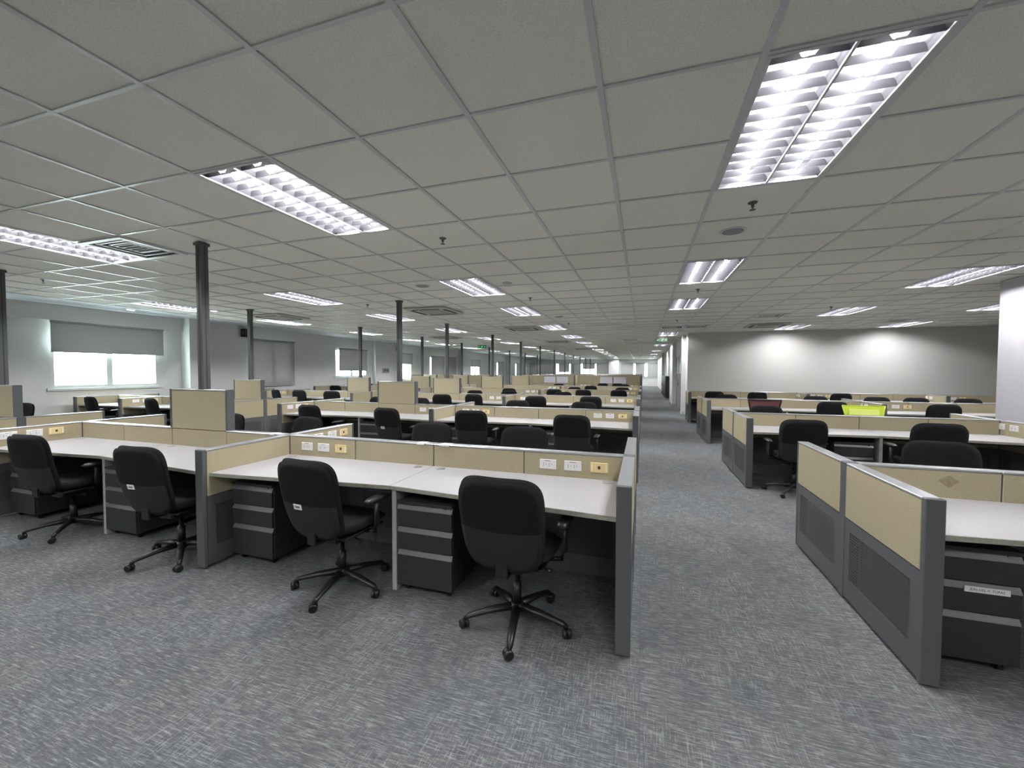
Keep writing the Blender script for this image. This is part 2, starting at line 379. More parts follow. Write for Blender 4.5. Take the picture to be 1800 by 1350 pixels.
# ------------------------------------------------------------------ luminaires
def make_light():
    t = thing('ceiling_light', 'x', 'ceiling light')
    W, H, D = T - .028, 2 * T - .02, 0.11
    f = MB()
    # flanged frame
    e = .018
    f.box(-W/2, -W/2 + e, -H/2, H/2, -.004, .01); f.box(W/2 - e, W/2, -H/2, H/2, -.004, .01)
    f.box(-W/2 + e, W/2 - e, -H/2, -H/2 + e, -.004, .01); f.box(-W/2 + e, W/2 - e, H/2 - e, H/2, -.004, .01)
    f.box(-.006, .006, -H/2 + e, H/2 - e, -.006, .01)
    f.build('frame', M_tbar, t)
    h = MB()
    for z in (D,):
        h.quad([(-W/2, -H/2, z), (W/2, -H/2, z), (W/2, H/2, z), (-W/2, H/2, z)])
    h.quad([(-W/2, -H/2, 0.01), (-W/2, H/2, 0.01), (-W/2, H/2, D), (-W/2, -H/2, D)]); h.quad([(W/2, -H/2, 0.01), (W/2, H/2, 0.01), (W/2, H/2, D), (W/2, -H/2, D)])
    h.quad([(-W/2, -H/2, 0.01), (W/2, -H/2, 0.01), (W/2, -H/2, D), (-W/2, -H/2, D)]); h.quad([(-W/2, H/2, 0.01), (W/2, H/2, 0.01), (W/2, H/2, D), (-W/2, H/2, D)])
    h.build('housing', M_house, t)
    l = MB(); n = 12; bw = (W - 2 * e) / 2
    for s in (-1, 1):
        cx = s * (bw / 2 + .003)
        x0, x1 = cx - bw/2 + .004, cx + bw/2 - .004
        # side reflectors (curved)
        for (xe, dr) in ((x0, 1), (x1, -1)):
            pts = [(xe, .004), (xe + dr * .010, .025), (xe + dr * .032, .05), (xe + dr * .07, .07)]
            for a, b in zip(pts, pts[1:]):
                l.quad([(a[0], -H/2 + e, a[1]), (a[0], H/2 - e, a[1]), (b[0], H/2 - e, b[1]), (b[0], -H/2 + e, b[1])])
        # cross blades, V section, dipped profile
        for k in range(n):
            yy = -H/2 + e + (k + .5) * (H - 2 * e) / n
            hw, zt, zb = .012, .038, .003
            prof = [(x0, 1), (cx - .045, 1), (cx - .022, .22), (cx + .022, .22), (cx + .045, 1), (x1, 1)]
            for (xa, ha), (xb_, hb) in zip(prof, prof[1:]):
                za, zc = zb + (zt - zb) * ha, zb + (zt - zb) * hb; wa, wc = hw * ha, hw * hb
                for sg in (-1, 1):
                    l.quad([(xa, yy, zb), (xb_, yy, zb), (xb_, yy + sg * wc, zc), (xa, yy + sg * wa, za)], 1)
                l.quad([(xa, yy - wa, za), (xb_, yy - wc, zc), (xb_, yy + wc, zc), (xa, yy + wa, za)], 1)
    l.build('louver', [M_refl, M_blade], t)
    for s in (-1, 1):
        tu = MB().tube([(s * bw / 2, -H/2 + .05, .054), (s * bw / 2, H/2 - .05, .054)], .0145, 8)
        tu.build('tube', M_tube, t)
    return t
def gxy(i, j): return GX + i * T, GY + j * T
colname = {-3: 'left of the aisle', 2: 'over the aisle', -8: 'over the left block', -13: 'by the window wall', 7: 'right of the aisle', 11: 'at far right'}
L0 = make_light(); index_children()
used = False
for c, r_, q in LIGHTS:
    x, y = gxy(c + .5, r_ + 1)
    lab = 'louvred twin-tube ceiling light, %s in the line %s' % (ORD[q], colname[c])
    if not used:
        L0.location = (x, y, CZ); L0['label'] = lab; L0['group'] = 'louvred ceiling lights'; used = True
    else: dup(L0, (x, y, CZ), 0, lab, 'louvred ceiling lights')
for c, r_ in BEHIND:
    x, y = gxy(c + .5, r_ + 1)
    dup(L0, (x, y, CZ), 0, 'louvred twin-tube ceiling light above and behind the viewpoint', 'ceiling lights behind the viewpoint')

# ------------------------------------------------------------------ ceiling vents, cassettes, sprinklers, sensors
def make_vent():
    t = thing('air_diffuser', 'x', 'air vent'); h = T / 2 - .016
    f = MB()
    for k, s in enumerate((h, h - .09, h - .16)):
        z0 = -.012 + k * .008
        w_ = .022 if k else .05
        f.box(-s, s, -s, -s + w_, z0, z0 + .012); f.box(-s, s, s - w_, s, z0, z0 + .012); f.box(-s, -s + w_, -s + w_, s - w_, z0, z0 + .012); f.box(s - w_, s, -s + w_, s - w_, z0, z0 + .012)
    f.build('frame', M_white, t)
    MB().box(-h + .04, h - .04, -h + .04, h - .04, .03, .05).build('duct_plate', M_dark, t)
    g = MB()
    for k in range(5): g.box(-.14, .14, -.12 + k * .055, -.10 + k * .055, .0, .015)
    g.build('slats', M_base, t)
    return t
V0 = make_vent()
def make_cassette():
    t = thing('ceiling_cassette', 'x', 'air conditioner'); h = .47
    MB().box(-h, h, -h, h, -.035, .0, .012).build('panel', mat('cassette_panel', (0.50, 0.48, 0.42), .6), t)
    MB().box(-.24, .24, -.24, .24, -.045, -.034, .006).build('intake_grille', mat('cassette_grille', (0.36, 0.35, 0.31), .6), t)
    for s in ((0, 1), (0, -1), (1, 0), (-1, 0)):
        a = MB()
        if s[0]: a.box(s[0] * .37 - .035, s[0] * .37 + .035, -.3, .3, -.04, -.034)
        else: a.box(-.3, .3, s[1] * .37 - .035, s[1] * .37 + .035, -.04, -.034)
        a.build('air_slot', M_dark, t)
    return t
C0 = make_cassette()
def make_sprinkler():
    t = thing('sprinkler_head', 'x', 'sprinkler')
    MB().lathe((0, 0, 0), [(.034, 0), (.03, -.008), (.012, -.012), (.010, -.03), (.014, -.034)], 14).build('body', M_slot, t)
    MB().lathe((0, 0, 0), [(.004, -.034), (.004, -.052), (.022, -.054), (.022, -.057)], 14).build('deflector', M_slot, t)
    return t
P0 = make_sprinkler()
def make_disc(name, lab, cat, r, h, m_, inner):
    t = thing(name, lab, cat)
    MB().lathe((0, 0, 0), [(r, 0), (r, -h * .5), (r * .85, -h)], 24).build('rim', m_, t)
    MB().lathe((0, 0, 0), [(r * .78, -h), (r * .74, -h - .004)], 24).build('grille', inner, t)
    return t
index_children()
def scatter(root, pts, labels, group, z=CZ):
    for k, ((i, j), lab) in enumerate(zip(pts, labels)):
        x, y = gxy(i, j)
        if k == 0: root.location = (x, y, z); root['label'] = lab; root['group'] = group
        else: dup(root, (x, y, z), 0, lab, group)
scatter(V0, [(a + .5, b + .5) for a, b in VENTS],
        ['square white air diffuser beside the near left ceiling light', 'left of two paired air diffusers in the ceiling over the aisle', 'right of two paired air diffusers in the ceiling over the aisle',
         'square air diffuser nearest the right-hand cassette air conditioner', 'square air diffuser near the back wall at far right', 'small square air diffuser far along the ceiling by the aisle', 'square air diffuser far along the left block ceiling'], 'square air diffusers')
scatter(C0, [(-5.15, 9.9), (-11.3, 9.6), (6.2, 17.6), (-9.6, 19.4), (-3.9, 16.0), (-4.0, 24.4), (-3.6, 33.5)],
        ['beige cassette air conditioner in the ceiling over the left block, nearest', 'cassette air conditioner in the ceiling near the window wall, nearest', 'cassette air conditioner in the ceiling over the right desks',
         'cassette air conditioner near the window wall, second from the camera', 'cassette air conditioner over the left block, second from the camera', 'cassette air conditioner over the left block, third from the camera', 'cassette air conditioner over the left block, farthest'], 'cassette air conditioners', CZ + .001)
scatter(P0, [(2.5, 3.5), (-1.55, 3.56), (-1.6, 8.66), (2.53, 8.75), (-1.6, 14.6), (2.52, 14.87), (6.7, 12.8), (-6.5, 8.3), (-11.1, 3.4)],
        ['sprinkler head just beyond the large near ceiling light', 'sprinkler head in the near ceiling left of the aisle', 'sprinkler head left of the aisle, between second and third lights', 'sprinkler head between the second and third lights over the aisle',
         'sprinkler head left of the aisle, far ceiling', 'sprinkler head over the aisle before the paired diffusers', 'sprinkler head in the ceiling above the right desks', 'sprinkler head over the left block near the cassette', 'sprinkler head near the window wall at far left'], 'ceiling sprinklers', CZ + .006)
D1 = make_disc('ceiling_speaker', 'x', 'speaker', .115, .008, M_tbar, mat('speaker_mesh', (.28, .28, .27), .8))
D2 = make_disc('smoke_detector', 'white smoke detector on the ceiling by the second left light', 'smoke detector', .07, .045, M_white, M_base)
index_children()
scatter(D1, [(2.48, 4.5), (-3.58, 6.45), (-1.6, 12.6)], ['round flush ceiling speaker over the aisle, nearest', 'round flush ceiling speaker left of the second left light', 'round flush ceiling speaker far left of the aisle'], 'ceiling speakers', CZ + .006)
D2.location = (*gxy(-1.61, 6.74), CZ + .006)
for k, (x, y, lab) in enumerate([(-11.75, 6.55, 'small round downlight in the ceiling border above the near window'), (-11.9, 23.5, 'small round downlight in the ceiling border far along the window wall')]):
    t = thing('downlight', lab, 'downlight', (x, y, 2.957), 0, 'window wall downlights')
    MB().lathe((0, 0, 0), [(.09, 0), (.09, -.006), (.075, -.006)], 20).build('rim', M_white, t)
    MB().lathe((0, 0, 0), [(.07, -.007), (.07, -.008)], 20).build('lens', M_red_lamp, t)

# exit signs
def exit_sign(x, y, z, lab, w_=.36):
    t = thing('exit_sign', lab, 'exit sign', (x, y, z), 0, 'green exit signs')
    MB().box(-w_/2, w_/2, -.02, .02, 0, .15, .004).build('housing', M_plastic, t)
    MB().box(-w_/2 + .015, w_/2 - .015, -.023, -.02, .015, .135).build('lit_face', M_green, t)
    r = MB()
    # arrow left, arrow right, running figure
    for s in (-1, 1):
        xa = s * (w_/2 - .05)
        r.quad([(xa + s * .03, -.0245, .075), (xa, -.0245, .10), (xa, -.0245, .05)]); r.box(xa - s * .03 if s > 0 else xa, xa if s > 0 else xa + .03, -.0245, -.0235, .068, .082)
    r.lathe((.03, -.024, .112), [(.011, -.0005), (.011, .0005)], 10, axis='y')
    r.quad([(.005, -.0245, .1), (.03, -.0245, .098), (.015, -.0245, .06), (-.012, -.0245, .066)])
    r.quad([(.012, -.0245, .066), (.0, -.0245, .062), (.02, -.0245, .028), (.032, -.0245, .03)])
    r.quad([(-.002, -.0245, .068), (-.012, -.0245, .06), (-.045, -.0245, .035), (-.04, -.0245, .048)])
    r.quad([(.02, -.0245, .096), (.055, -.0245, .08), (.055, -.0245, .072), (.018, -.0245, .086)])
    r.quad([(.008, -.0245, .098), (-.03, -.0245, .085), (-.03, -.0245, .078), (.004, -.0245, .088)])
    r.build('pictogram', M_greenw, t)
    MB().tube([(-w_/3, 0, .15), (-w_/3, 0, CZ - z)], .004, 6).tube([(w_/3, 0, .15), (w_/3, 0, CZ - z)], .004, 6).build('hanger', M_plastic, t)
exit_sign(.60, 14.9, 2.505, 'green exit sign hanging over the aisle near the back wall corner')
exit_sign(-6.9, 17.0, 2.52, 'green exit sign hanging above the left block', .40)

# ------------------------------------------------------------------ windows and blinds
def window(n, a, b, c, d, mull=True, axis='y'):
    """framed window in the left wall (plane x = XW) or the far wall (plane y = YFAR)"""
    f = MB(); e = .06
    def bx(u0, u1, z0, z1, p0=-.08, p1=-.004):
        if axis == 'y': f.box(XW + p0, XW + p1, u0, u1, z0, z1)
        else: f.box(u0, u1, YFAR - p1, YFAR - p0, z0, z1)
    bx(a, a + e, c, d); bx(b - e, b, c, d); bx(a + e, b - e, c, c + e); bx(a + e, b - e, d - e, d)
    if mull:
        mm = (a + b) / 2; bx(mm - .06, mm + .06, c + e, d - e)
    o = struct('window_%d' % n, f, M_winframe)
    p = MB()
    if axis == 'y': p.box(XW - .042, XW - .038, a + e, b - e, c + e, d - e)
    else: p.box(a + e, b - e, YFAR + .038, YFAR + .042, c + e, d - e)
    p.build('pane', M_glass, o)
    s = MB()
    if axis == 'y': s.box(XW - .03, XW + .05, a - .08, b + .08, c - .06, c - .005, .004)
    else: s.box(a - .05, b + .05, YFAR - .05, YFAR + .03, c - .05, c - .005)
    s.build('window_sill', M_winframe, o)
def blind(a, b, z0, z1, lab, axis='y', off=.10, at=None):
    at = XW if axis == 'y' else YFAR
    g = 'grey roller blinds on the window wall' if axis == 'y' else 'grey roller blinds on the far wall'
    if axis == 'y': t = thing('roller_blind', lab, 'blind', (XW + off, (a + b) / 2, z0), 0, g)
    else: t = thing('roller_blind', lab, 'blind', ((a + b) / 2, YFAR - off, z0), PI / 2, g)
    h = (b - a) / 2; H = z1 - z0
    MB().box(-.002, .002, -h, h, .015, H - .02).build('cloth', M_blind, t)
    MB().tube([(0, -h, H), (0, h, H)], .028, 10).build('roller', M_blind, t)
    MB().box(-.006, .006, -h, h, 0, .022).build('bottom_bar', M_blind, t)
for k, (a, b, c, d) in enumerate(WIN): window(k + 1, a, b, c, d, b - a > 1.3)
for k, (a, b, c, d) in enumerate(FW): window(len(WIN) + k + 1, a, b, c, d, b - a > 1.3, 'x')
blind(5.40, 7.60, 1.90, 2.575, 'wide grey roller blind half lowered over the nearest window', off=.15)
blind(10.2, 12.03, .96, 2.56, 'grey roller blind fully lowered, second along the window wall', off=.06)
blind(14.38, 16.25, 1.50, 2.47, 'grey roller blind, third along the window wall, bright gap below', off=.06)
blind(18.95, 20.25, 1.87, 2.47, 'short grey roller blind, fourth along the window wall', off=.06)
blind(22.38, 24.1, .90, 2.42, 'grey roller blind, fifth along the window wall, lowered with bright slit', off=.06)
blind(24.8, 25.9, .90, 2.42, 'narrow grey roller blind before the far white column', off=.06)
blind(28.4, 30.4, 1.83, 2.38, 'grey roller blind raised over a bright far window', off=.06)
blind(34.42, 36.1, .95, 2.35, 'grey roller blind, seventh along the window wall', off=.06)
blind(40.05, 41.7, .95, 2.35, 'grey roller blind, last along the window wall', off=.06)
for (a, b, z, lab) in [(-12.1, -9.05, 1.1, 'far wall blind beside the left corner'), (-8.8, -7.6, 1.4, 'far wall blind in the leftmost bright window'), (-7.45, -6.36, 1.1, 'far wall blind between the two bright windows'),
                       (-6.18, -4.86, 1.75, 'far wall blind raised over the brightest window'), (-4.72, -3.45, 1.1, 'far wall blind left of the white column'), (-2.2, -.94, 1.1, 'far wall blind right of the white column'),
                       (-.76, .17, .92, 'far wall blind between two bright slits'), (.40, 1.42, .92, 'far wall blind beside the aisle wall')]:
    blind(a, b, z, 2.38, 'grey roller ' + lab.replace('far wall blind', 'blind on the far wall'), 'x', off=.09)
# small dark emergency lamps high on the left wall columns, and a wall panel
for x, y, z, lab in [(-12.1, 10.0, 2.62, 'small black box speaker high on the window wall, nearest'), (-12.2, 18.75, 2.55, 'small black box speaker high on the window wall, second')]:
    t = thing('wall_speaker', lab, 'speaker', (XW, y, z), 0, 'black wall speakers')
    MB().box(0.0, .05, -.04, .04, .06, .14).build('bracket', M_plastic, t)
    b_ = MB().box(.05, .24, -.10, .10, -.02, .24, .01).build('body', M_plastic, t)
    MB().box(.1, .19, -.103, -.1, .05, .19).build('grille', M_slot, b_)
t = thing('control_panel', 'small grey control panel on the white column by the windows', 'control panel', (XW + .16, 17.55, 1.4))
MB().box(0, .03, -.27, .27, 0, .24, .004).build('box', mat('panel_grey', (.32, .34, .32), .5), t)
MB().box(.03, .034, -.18, -.02, .07, .19).box(.03, .034, .04, .2, .07, .19).build('display', M_slot, t)

# ------------------------------------------------------------------ partitions
def panel_piece(par, L0_, L1_, h, axis, seam_gap=.004, perf=True, name='panel'):
    """one framed panel from L0_ to L1_ along axis ('x' or 'y'), centred on the other axis; fabric, perforated tile, cap"""
    def bx(mb_, u0, u1, v0, v1, z0, z1, bev=0):
        if axis == 'x': mb_.box(u0, u1, v0, v1, z0, z1, bev)
        else: mb_.box(v0, v1, u0, u1, z0, z1, bev)
        return mb_
    t2 = PT / 2
    fr = MB()
    p = .022
    bx(fr, L0_, L0_ + p, -t2 + .006, t2 - .006, .02, h - .012); bx(fr, L1_ - p, L1_, -t2 + .006, t2 - .006, .02, h - .012)
    bx(fr, L0_ + p, L1_ - p, -t2 + .006, t2 - .006, .02, .06)
    bx(fr, L0_ + p, L1_ - p, -t2 + .006, t2 - .006, .535, .56)
    bx(fr, L0_ + p, L1_ - p, -t2 + .006, t2 - .006, h - .03, h - .012)
    o = fr.build(name, M_frame, par)
    g = seam_gap
    fb = MB()
    for s in (-1, 1):
        a, b = sorted((s * (t2 - .012), s * t2))
        if h > 1.0:
            bx(fb, L0_ + g, L1_ - g, a, b, .55, PH - .012, .003); bx(fb, L0_ + g, L1_ - g, a, b, PH - .006, h - .016, .003)
        else: bx(fb, L0_ + g, L1_ - g, a, b, .55, h - .016, .003)
    fb.build('fabric_tile', M_fabric, o)
    pf = MB()
    for s in (-1, 1):
        a, b = sorted((s * (t2 - .008), s * (t2 - .002)))
        # solid rim round a punched field
        bx(pf, L0_ + g, L1_ - g, a, b, .03, .16); bx(pf, L0_ + g, L1_ - g, a, b, .47, .545)
        bx(pf, L0_ + g, L0_ + .07, a, b, .16, .47); bx(pf, L1_ - .07, L1_ - g, a, b, .16, .47)
    pf.build('steel_tile', M_frame, o)
    ph = MB()
    for s in (-1, 1):
        v = s * (t2 - .004)
        if axis == 'x': ph.quad([(L0_ + .07, v, .16), (L1_ - .07, v, .16), (L1_ - .07, v, .47), (L0_ + .07, v, .47)])
        else: ph.quad([(v, L0_ + .07, .16), (v, L1_ - .07, .16), (v, L1_ - .07, .47), (v, L0_ + .07, .47)])
    ph.build('punched_sheet', M_perf, o)
    return o
def cap_mesh(par, L0_, L1_, h, axis):
    c = MB(); t2 = PT / 2
    if axis == 'x': c.box(L0_, L1_, -t2 - .001, t2 + .001, h - .016, h, .004)
    else: c.box(-t2 - .001, t2 + .001, L0_, L1_, h - .016, h, .004)
    return c.build('top_cap', M_cap, par)
def end_post(par, u, h, axis, w_=.03, z0=.012):
    c = MB(); t2 = PT / 2 + .002
    if axis == 'x': c.box(u - w_ / 2, u + w_ / 2, -t2, t2, z0, h + .001, .004)
    else: c.box(-t2, t2, u - w_ / 2, u + w_ / 2, z0, h + .001, .004)
    return c.build('post', M_frame, par)
def outlet(par, x, y, z, face, kind='power'):
    """face: direction the plate looks ('-y','+y','+x','-x')"""
    pl = MB().box(-.063, .063, -.007, 0, -.036, .036, .003)
    M = {'-y': 0, '+y': PI, '+x': PI / 2, '-x': -PI / 2}[face]
    if kind == 'power':
        o = pl.build('power_outlet', M_white, par)
        s = MB()
        for cx in (-.022, .022):
            s.box(cx - .012, cx - .009, -.0085, -.0065, -.003, .010); s.box(cx - .012, cx - .009, -.0085, -.0065, -.016, -.006)
            s.box(cx + .006, cx + .011, -.0085, -.0065, -.004, .002)
        s.box(-.022, .022, -.0078, -.0068, .024, .028)
        s.build('socket', M_slot, o)
    else:
        o = pl.build('data_outlet', M_cream, par)
        MB().box(-.055, -.045, -.0085, -.0065, -.025, .022).box(.045, .055, -.0085, -.0065, -.025, .022).build('label_strip', M_cream2, o)
        MB().box(-.009, .009, -.0085, -.0065, -.01, .012).build('jack', M_ink, o)
    o.location = (x, y, z); o.rotation_euler = (0, 0, M)
    return o
def spine(x_right, n, pw, y, label, tall=(), alltall=False, outs=(), board=(), name='partition_screen', group=None, left_cap=True, stain=False):
    """run of n panels going left from x_right"""
    t = thing(name, label, 'partition', (x_right, y, 0), 0, group)
    for k in range(n):
        h = TH if (k in tall or alltall) else PH
        a, b = -(k + 1) * pw + (PT/2 if k == n - 1 else 0), -k * pw - (PT/2 if k == 0 else 0)
        o = panel_piece(t, a, b, h, 'x')
        cap_mesh(o, a, b, h, 'x')
        if k in tall:
            end_post(o, b + .012, h, 'x', .028, PH); end_post(o, a - .012, h, 'x', .028, PH)
    for x in outs:
        side, px = x
        for q, kd in ((0, 'power'), (.185, 'power'), (.375, 'data')):
            outlet(t, px + q - x_right, -PT/2 if side == '-y' else PT/2, .81, side, kd)
    for px in board:
        bo = MB().box(-.29, .29, -.014, 0, 0, .31, .003).build('whiteboard', M_board, t); bo.location = (px - x_right, -PT/2, .92)
        MB().box(-.3, .3, -.018, -.012, -.012, 0).box(-.3, .3, -.018, -.012, .31, .322).box(-.3, -.29, -.018, -.012, 0, .31).box(.29, .3, -.018, -.012, 0, .31).build('frame', M_cap, bo)
    if stain:
        s = MB()
        cx, cz, rr = .49, .83, .045
        s.quad([(cx - rr * 1.15, -PT/2 - .0006, cz), (cx, -PT/2 - .0006, cz - rr), (cx + rr * 1.15, -PT/2 - .0006, cz), (cx, -PT/2 - .0006, cz + rr * .75)])
        ob = s.build('faded_patch', M_fabric_stain, t); ob.location = (-n * pw, 0, 0)
        ob['label'] = 'faint diamond-shaped mark on the fabric'
    return t
def cross(x, y, label, f=DF, b=DB, outs=(), h=PH, group=None, mid=True, name='partition_divider'):
    t = thing(name, label, 'partition', (x, y, 0), 0, group)
    segs = []
    if f: segs.append((-f + .03, -PT/2 if mid else 0))
    if b: segs.append((PT/2 if mid else 0, b - .02))
    for a, c in segs:
        o = panel_piece(t, a, c, h, 'y'); cap_mesh(o, a, c, h, 'y')
    if mid: end_post(t, 0, h, 'y', PT - .001)
    if f: end_post(t, -f + .015, h, 'y', .03)
    if b: end_post(t, b - .010, h, 'y', .02)
    for face, yy in outs:
        for q, kd in ((0, 'power'), (.19, 'power'), (.36, 'data')):
            outlet(t, PT/2 if face == '+x' else -PT/2, yy + q, .83, face, kd)
    return t
def pole(x, y, z0, label):
    t = thing('service_pole', label, 'pole', (x, y, z0), 0, 'grey service poles'); h = CZ - z0
    MB().box(-.038, .038, -.038, .038, 0, h - .001, .003).build('shaft', M_frame, t)
    MB().box(-.05, .05, -.05, .05, h - .03, h - .002, .003).build('ceiling_collar', M_frame, t)
    MB().box(.038, .0395, -.006, .006, 0, h - .03).box(-.006, .006, -.0395, -.038, 0, h - .03).build('groove', M_dark, t)

# ------------------------------------------------------------------ desks, pedestals
def make_desk(width=1.535 - .042, shallow=-1):
    """near-side desk: back edge at y = 0; the front edge runs out from 0.60 m deep at the shared gable to 0.735 m at the divider"""
    t = thing('office_desk', 'x', 'desk'); w2 = width / 2
    dl, dr = (.60, .735) if shallow < 0 else (.735, .60)
    tp = MB().prism([(-w2, 0), (-w2, -dl), (w2, -dr), (w2, 0)], DH - .024, DH, .002).build('worktop', M_top, t)
    MB().prism([(-w2, -dl + .001), (-w2, -dl - .004), (w2, -dr - .004), (w2, -dr + .001)], DH - .027, DH - .001).build('edge_band', M_edge, tp)
    for s in (-1, 1):
        MB().lathe((s * (w2 - .10), -.07, DH), [(.034, 0), (.034, .003), (.026, .003), (.024, .002)], 18).build('cable_grommet', M_cap, tp)
    MB().box(-w2, w2, -.46, -.43, DH - .075, DH - .026).build('stiffener', M_plastic, t)
    return t
def add_gable(t, x=-1.494/2 + .017):
    MB().box(x - .017, x + .017, -.585, -.03, 0, DH - .025, .002).build('gable_leg', M_leg, t)
DW = make_desk(shallow=1)
DG = make_desk(); add_gable(DG)
def make_ped():
    t = thing('drawer_pedestal', 'x', 'drawer pedestal'); W, D, z0, z1 = .41, .5, .05, .625
    MB().box(-W/2, W/2, -D/2 + .02, D/2, z0, z1, .004).build('body', M_ped, t)
    zs = [(.455, .605), (.30, .45), (.055, .295)]
    for k, (a, b) in enumerate(zs):
        f = MB().box(-W/2 + .002, W/2 - .002, -D/2, -D/2 + .02, a, b - .035, .002)
        # scooped pull: lip sloping in under the drawer above
        f.quad([(-W/2 + .002, -D/2, b - .035), (W/2 - .002, -D/2, b - .035), (W/2 - .002, -D/2 + .018, b - .004), (-W/2 + .002, -D/2 + .018, b - .004)], 1)
        dr = f.build('drawer', [M_ped, M_pull], t)
        if k == 0: MB().lathe((W/2 - .05, -D/2, .59), [(.008, .016), (.008, .010)], 12, axis='y').build('lock', M_chrome, dr)
    MB().box(-W/2, W/2, -D/2, -D/2 + .02, .607, z1).build('top_rail', M_ped, t)
    for sx in (-1, 1):
        for sy in (-1, 1):
            c = MB().lathe((sx * (W/2 - .05), sy * (D/2 - .06), .024), [(.024, -.012), (.024, .012)], 14, axis='x')
            c.box(sx * (W/2 - .05) - .02, sx * (W/2 - .05) + .02, sy * (D/2 - .06) - .015, sy * (D/2 - .06) + .015, .035, .052)
            c.build('caster', M_plastic, t)
    return t
PD = make_ped()
index_children()
firsts = {}
def put(root, loc, rz, label, group):
    k = root.name
    if k not in firsts:
        firsts[k] = 1; root.location = loc; root.rotation_euler = (0, 0, rz); root['label'] = label; root['group'] = group; return root
    return dup(root, loc, rz, label, group)

# ---- left-hand rows (aisle block A, middle block B) and window block C
ROWN = ['front', 'second', 'third', 'fourth', 'fifth', 'sixth', 'seventh', 'eighth', 'ninth']
NA = {1: 'aisle module', 2: 'inner module'}
for k in range(9):
    y = Y0 + k * PIT; rn = ROWN[k]; tallrow = k >= 5
    ends = {0: XE, 1: XE - 4 * PW, 2: XE - 8 * PW}
    for mo in (1, 2):
        xr = ends[mo - 1]
        tl = ()
        if mo == 2 and not tallrow: tl = (1,) if k < 2 else (2,)
        outs = []
        if mo == 1: outs = [('-y', -0.667), ('-y', -2.915)]
        elif k < 5: outs = [('-y', xr - .6)] if k else []
        if tallrow and k > 5: outs = []
        brd = (-1.07, -1.72, -3.75, -4.4) if False else ()
        if k == 5 and mo == 1: brd = (-1.07, -1.72)
        if k == 5 and mo == 2: brd = (-3.9, -4.55)
        spine(xr, 4, PW, y, '%s beige partition run down the middle of the %s left-hand row, %s' % ('tall' if tallrow else 'low', rn, NA[mo]), tl, tallrow, outs, brd, group='left-hand partition runs')
    hh = TH if tallrow else PH
    cross(XE, y, 'end partition of the %s left-hand row, facing the aisle' % rn, h=hh, group='left-hand row dividers')
    cross(XE - 4 * PW, y, 'divider crossing the middle of the %s left-hand row' % rn, h=hh, outs=() if tallrow else (('+x', .31),), group='left-hand row dividers')
    cross(XE - 8 * PW, y, 'divider closing the inner end of the %s left-hand row' % rn, h=hh, outs=() if tallrow else (('+x', -.62),), group='left-hand row dividers')
    # block C by the windows
    if k < 6:
        spine(-7.54, 4, PW, y, 'low beige partition run of the %s window-side row' % rn, (0,), tallrow, [] if k else [], group='window-side partition runs')
        cross(-7.54, y, 'end partition of the %s window-side row, towards the room' % rn, h=hh, group='window-side dividers')
        cross(-10.61, y, 'divider in the %s window-side row, nearer the windows' % rn, outs=(('+x', -.55),), h=hh, group='window-side dividers')
        spine(-10.61, 2, PW, y, 'short low partition of the %s window-side row, next to the windows' % rn, (), tallrow, [], group='window-side partition runs')
        cross(-12.145, y, 'divider of the %s window-side row against the window wall' % rn, h=hh, group='window-side dividers')
    # poles
    if k < 9:
        pole(-4.26 if k < 2 else -5.07, y, TH, 'grey service pole rising from the %s left-hand row' % rn)
        if k < 6: pole(-7.88, y, TH, 'grey service pole rising from the %s window-side row' % rn)
    # desks
    if k < 5:
        spots = [(XE - PW, 'first'), (XE - 3 * PW, 'second'), (XE - 5 * PW, 'third'), (XE - 7 * PW, 'fourth')]
        for q, (cx, on) in enumerate(spots):
            root = DG if q in (0, 2) else DW
            put(root, (cx + (-.019 if q in (0, 2) else .019), y - PT/2 - .002, 0), 0, 'white desk, near side of the %s left-hand row, %s from the aisle' % (rn, on), 'left-hand desks, near side')
            root2 = DW if q in (0, 2) else DG
            put(root2, (cx + (-.019 if q in (0, 2) else .019), y + PT/2 + .002, 0), PI, 'white desk, far side of the %s left-hand row, %s from the aisle' % (rn, on), 'left-hand desks, far side')
        for q, (cx, on) in enumerate([(-7.54 - PW, 'first'), (-7.54 - 3 * PW, 'second'), (-7.54 - 5 * PW, 'third')]):
            dk = put(DG if q == 0 else DW, (cx + (-.019, .019, 0)[q], y - PT/2 - .002, 0), 0, 'white desk, near side of the %s window-side row, %s from the room' % (rn, on), 'window-side desks')
            if q == 2: dk.scale = (.97, 1, 1)
            if k < 4: dk = put(DW, (cx + (-.019, .019, 0)[q], y + PT/2 + .002, 0), PI, 'white desk, far side of the %s window-side row, %s from the room' % (rn, on), 'window-side desks')
            if k < 4 and q == 2: dk.scale = (.97, 1, 1)
        if k < 2:
            for q, (cx, on) in enumerate(spots):
                put(PD, (cx - PW + (.25 if q in (0, 2) else .275), y - .68 + .30, 0), 0, 'dark three-drawer pedestal under the %s desk of the %s left-hand row' % (on, rn), 'left-hand pedestals')
for k in range(9, 12):
    pole(-5.07, Y0 + k * PIT, 0.0, 'grey service pole far down the room, %s beyond the rows' % ORD[k - 9])
for k in range(6, 9):
    pole(-7.88, Y0 + k * PIT, 0.0, 'grey service pole far down the window side, %s beyond the rows' % ORD[k - 6])

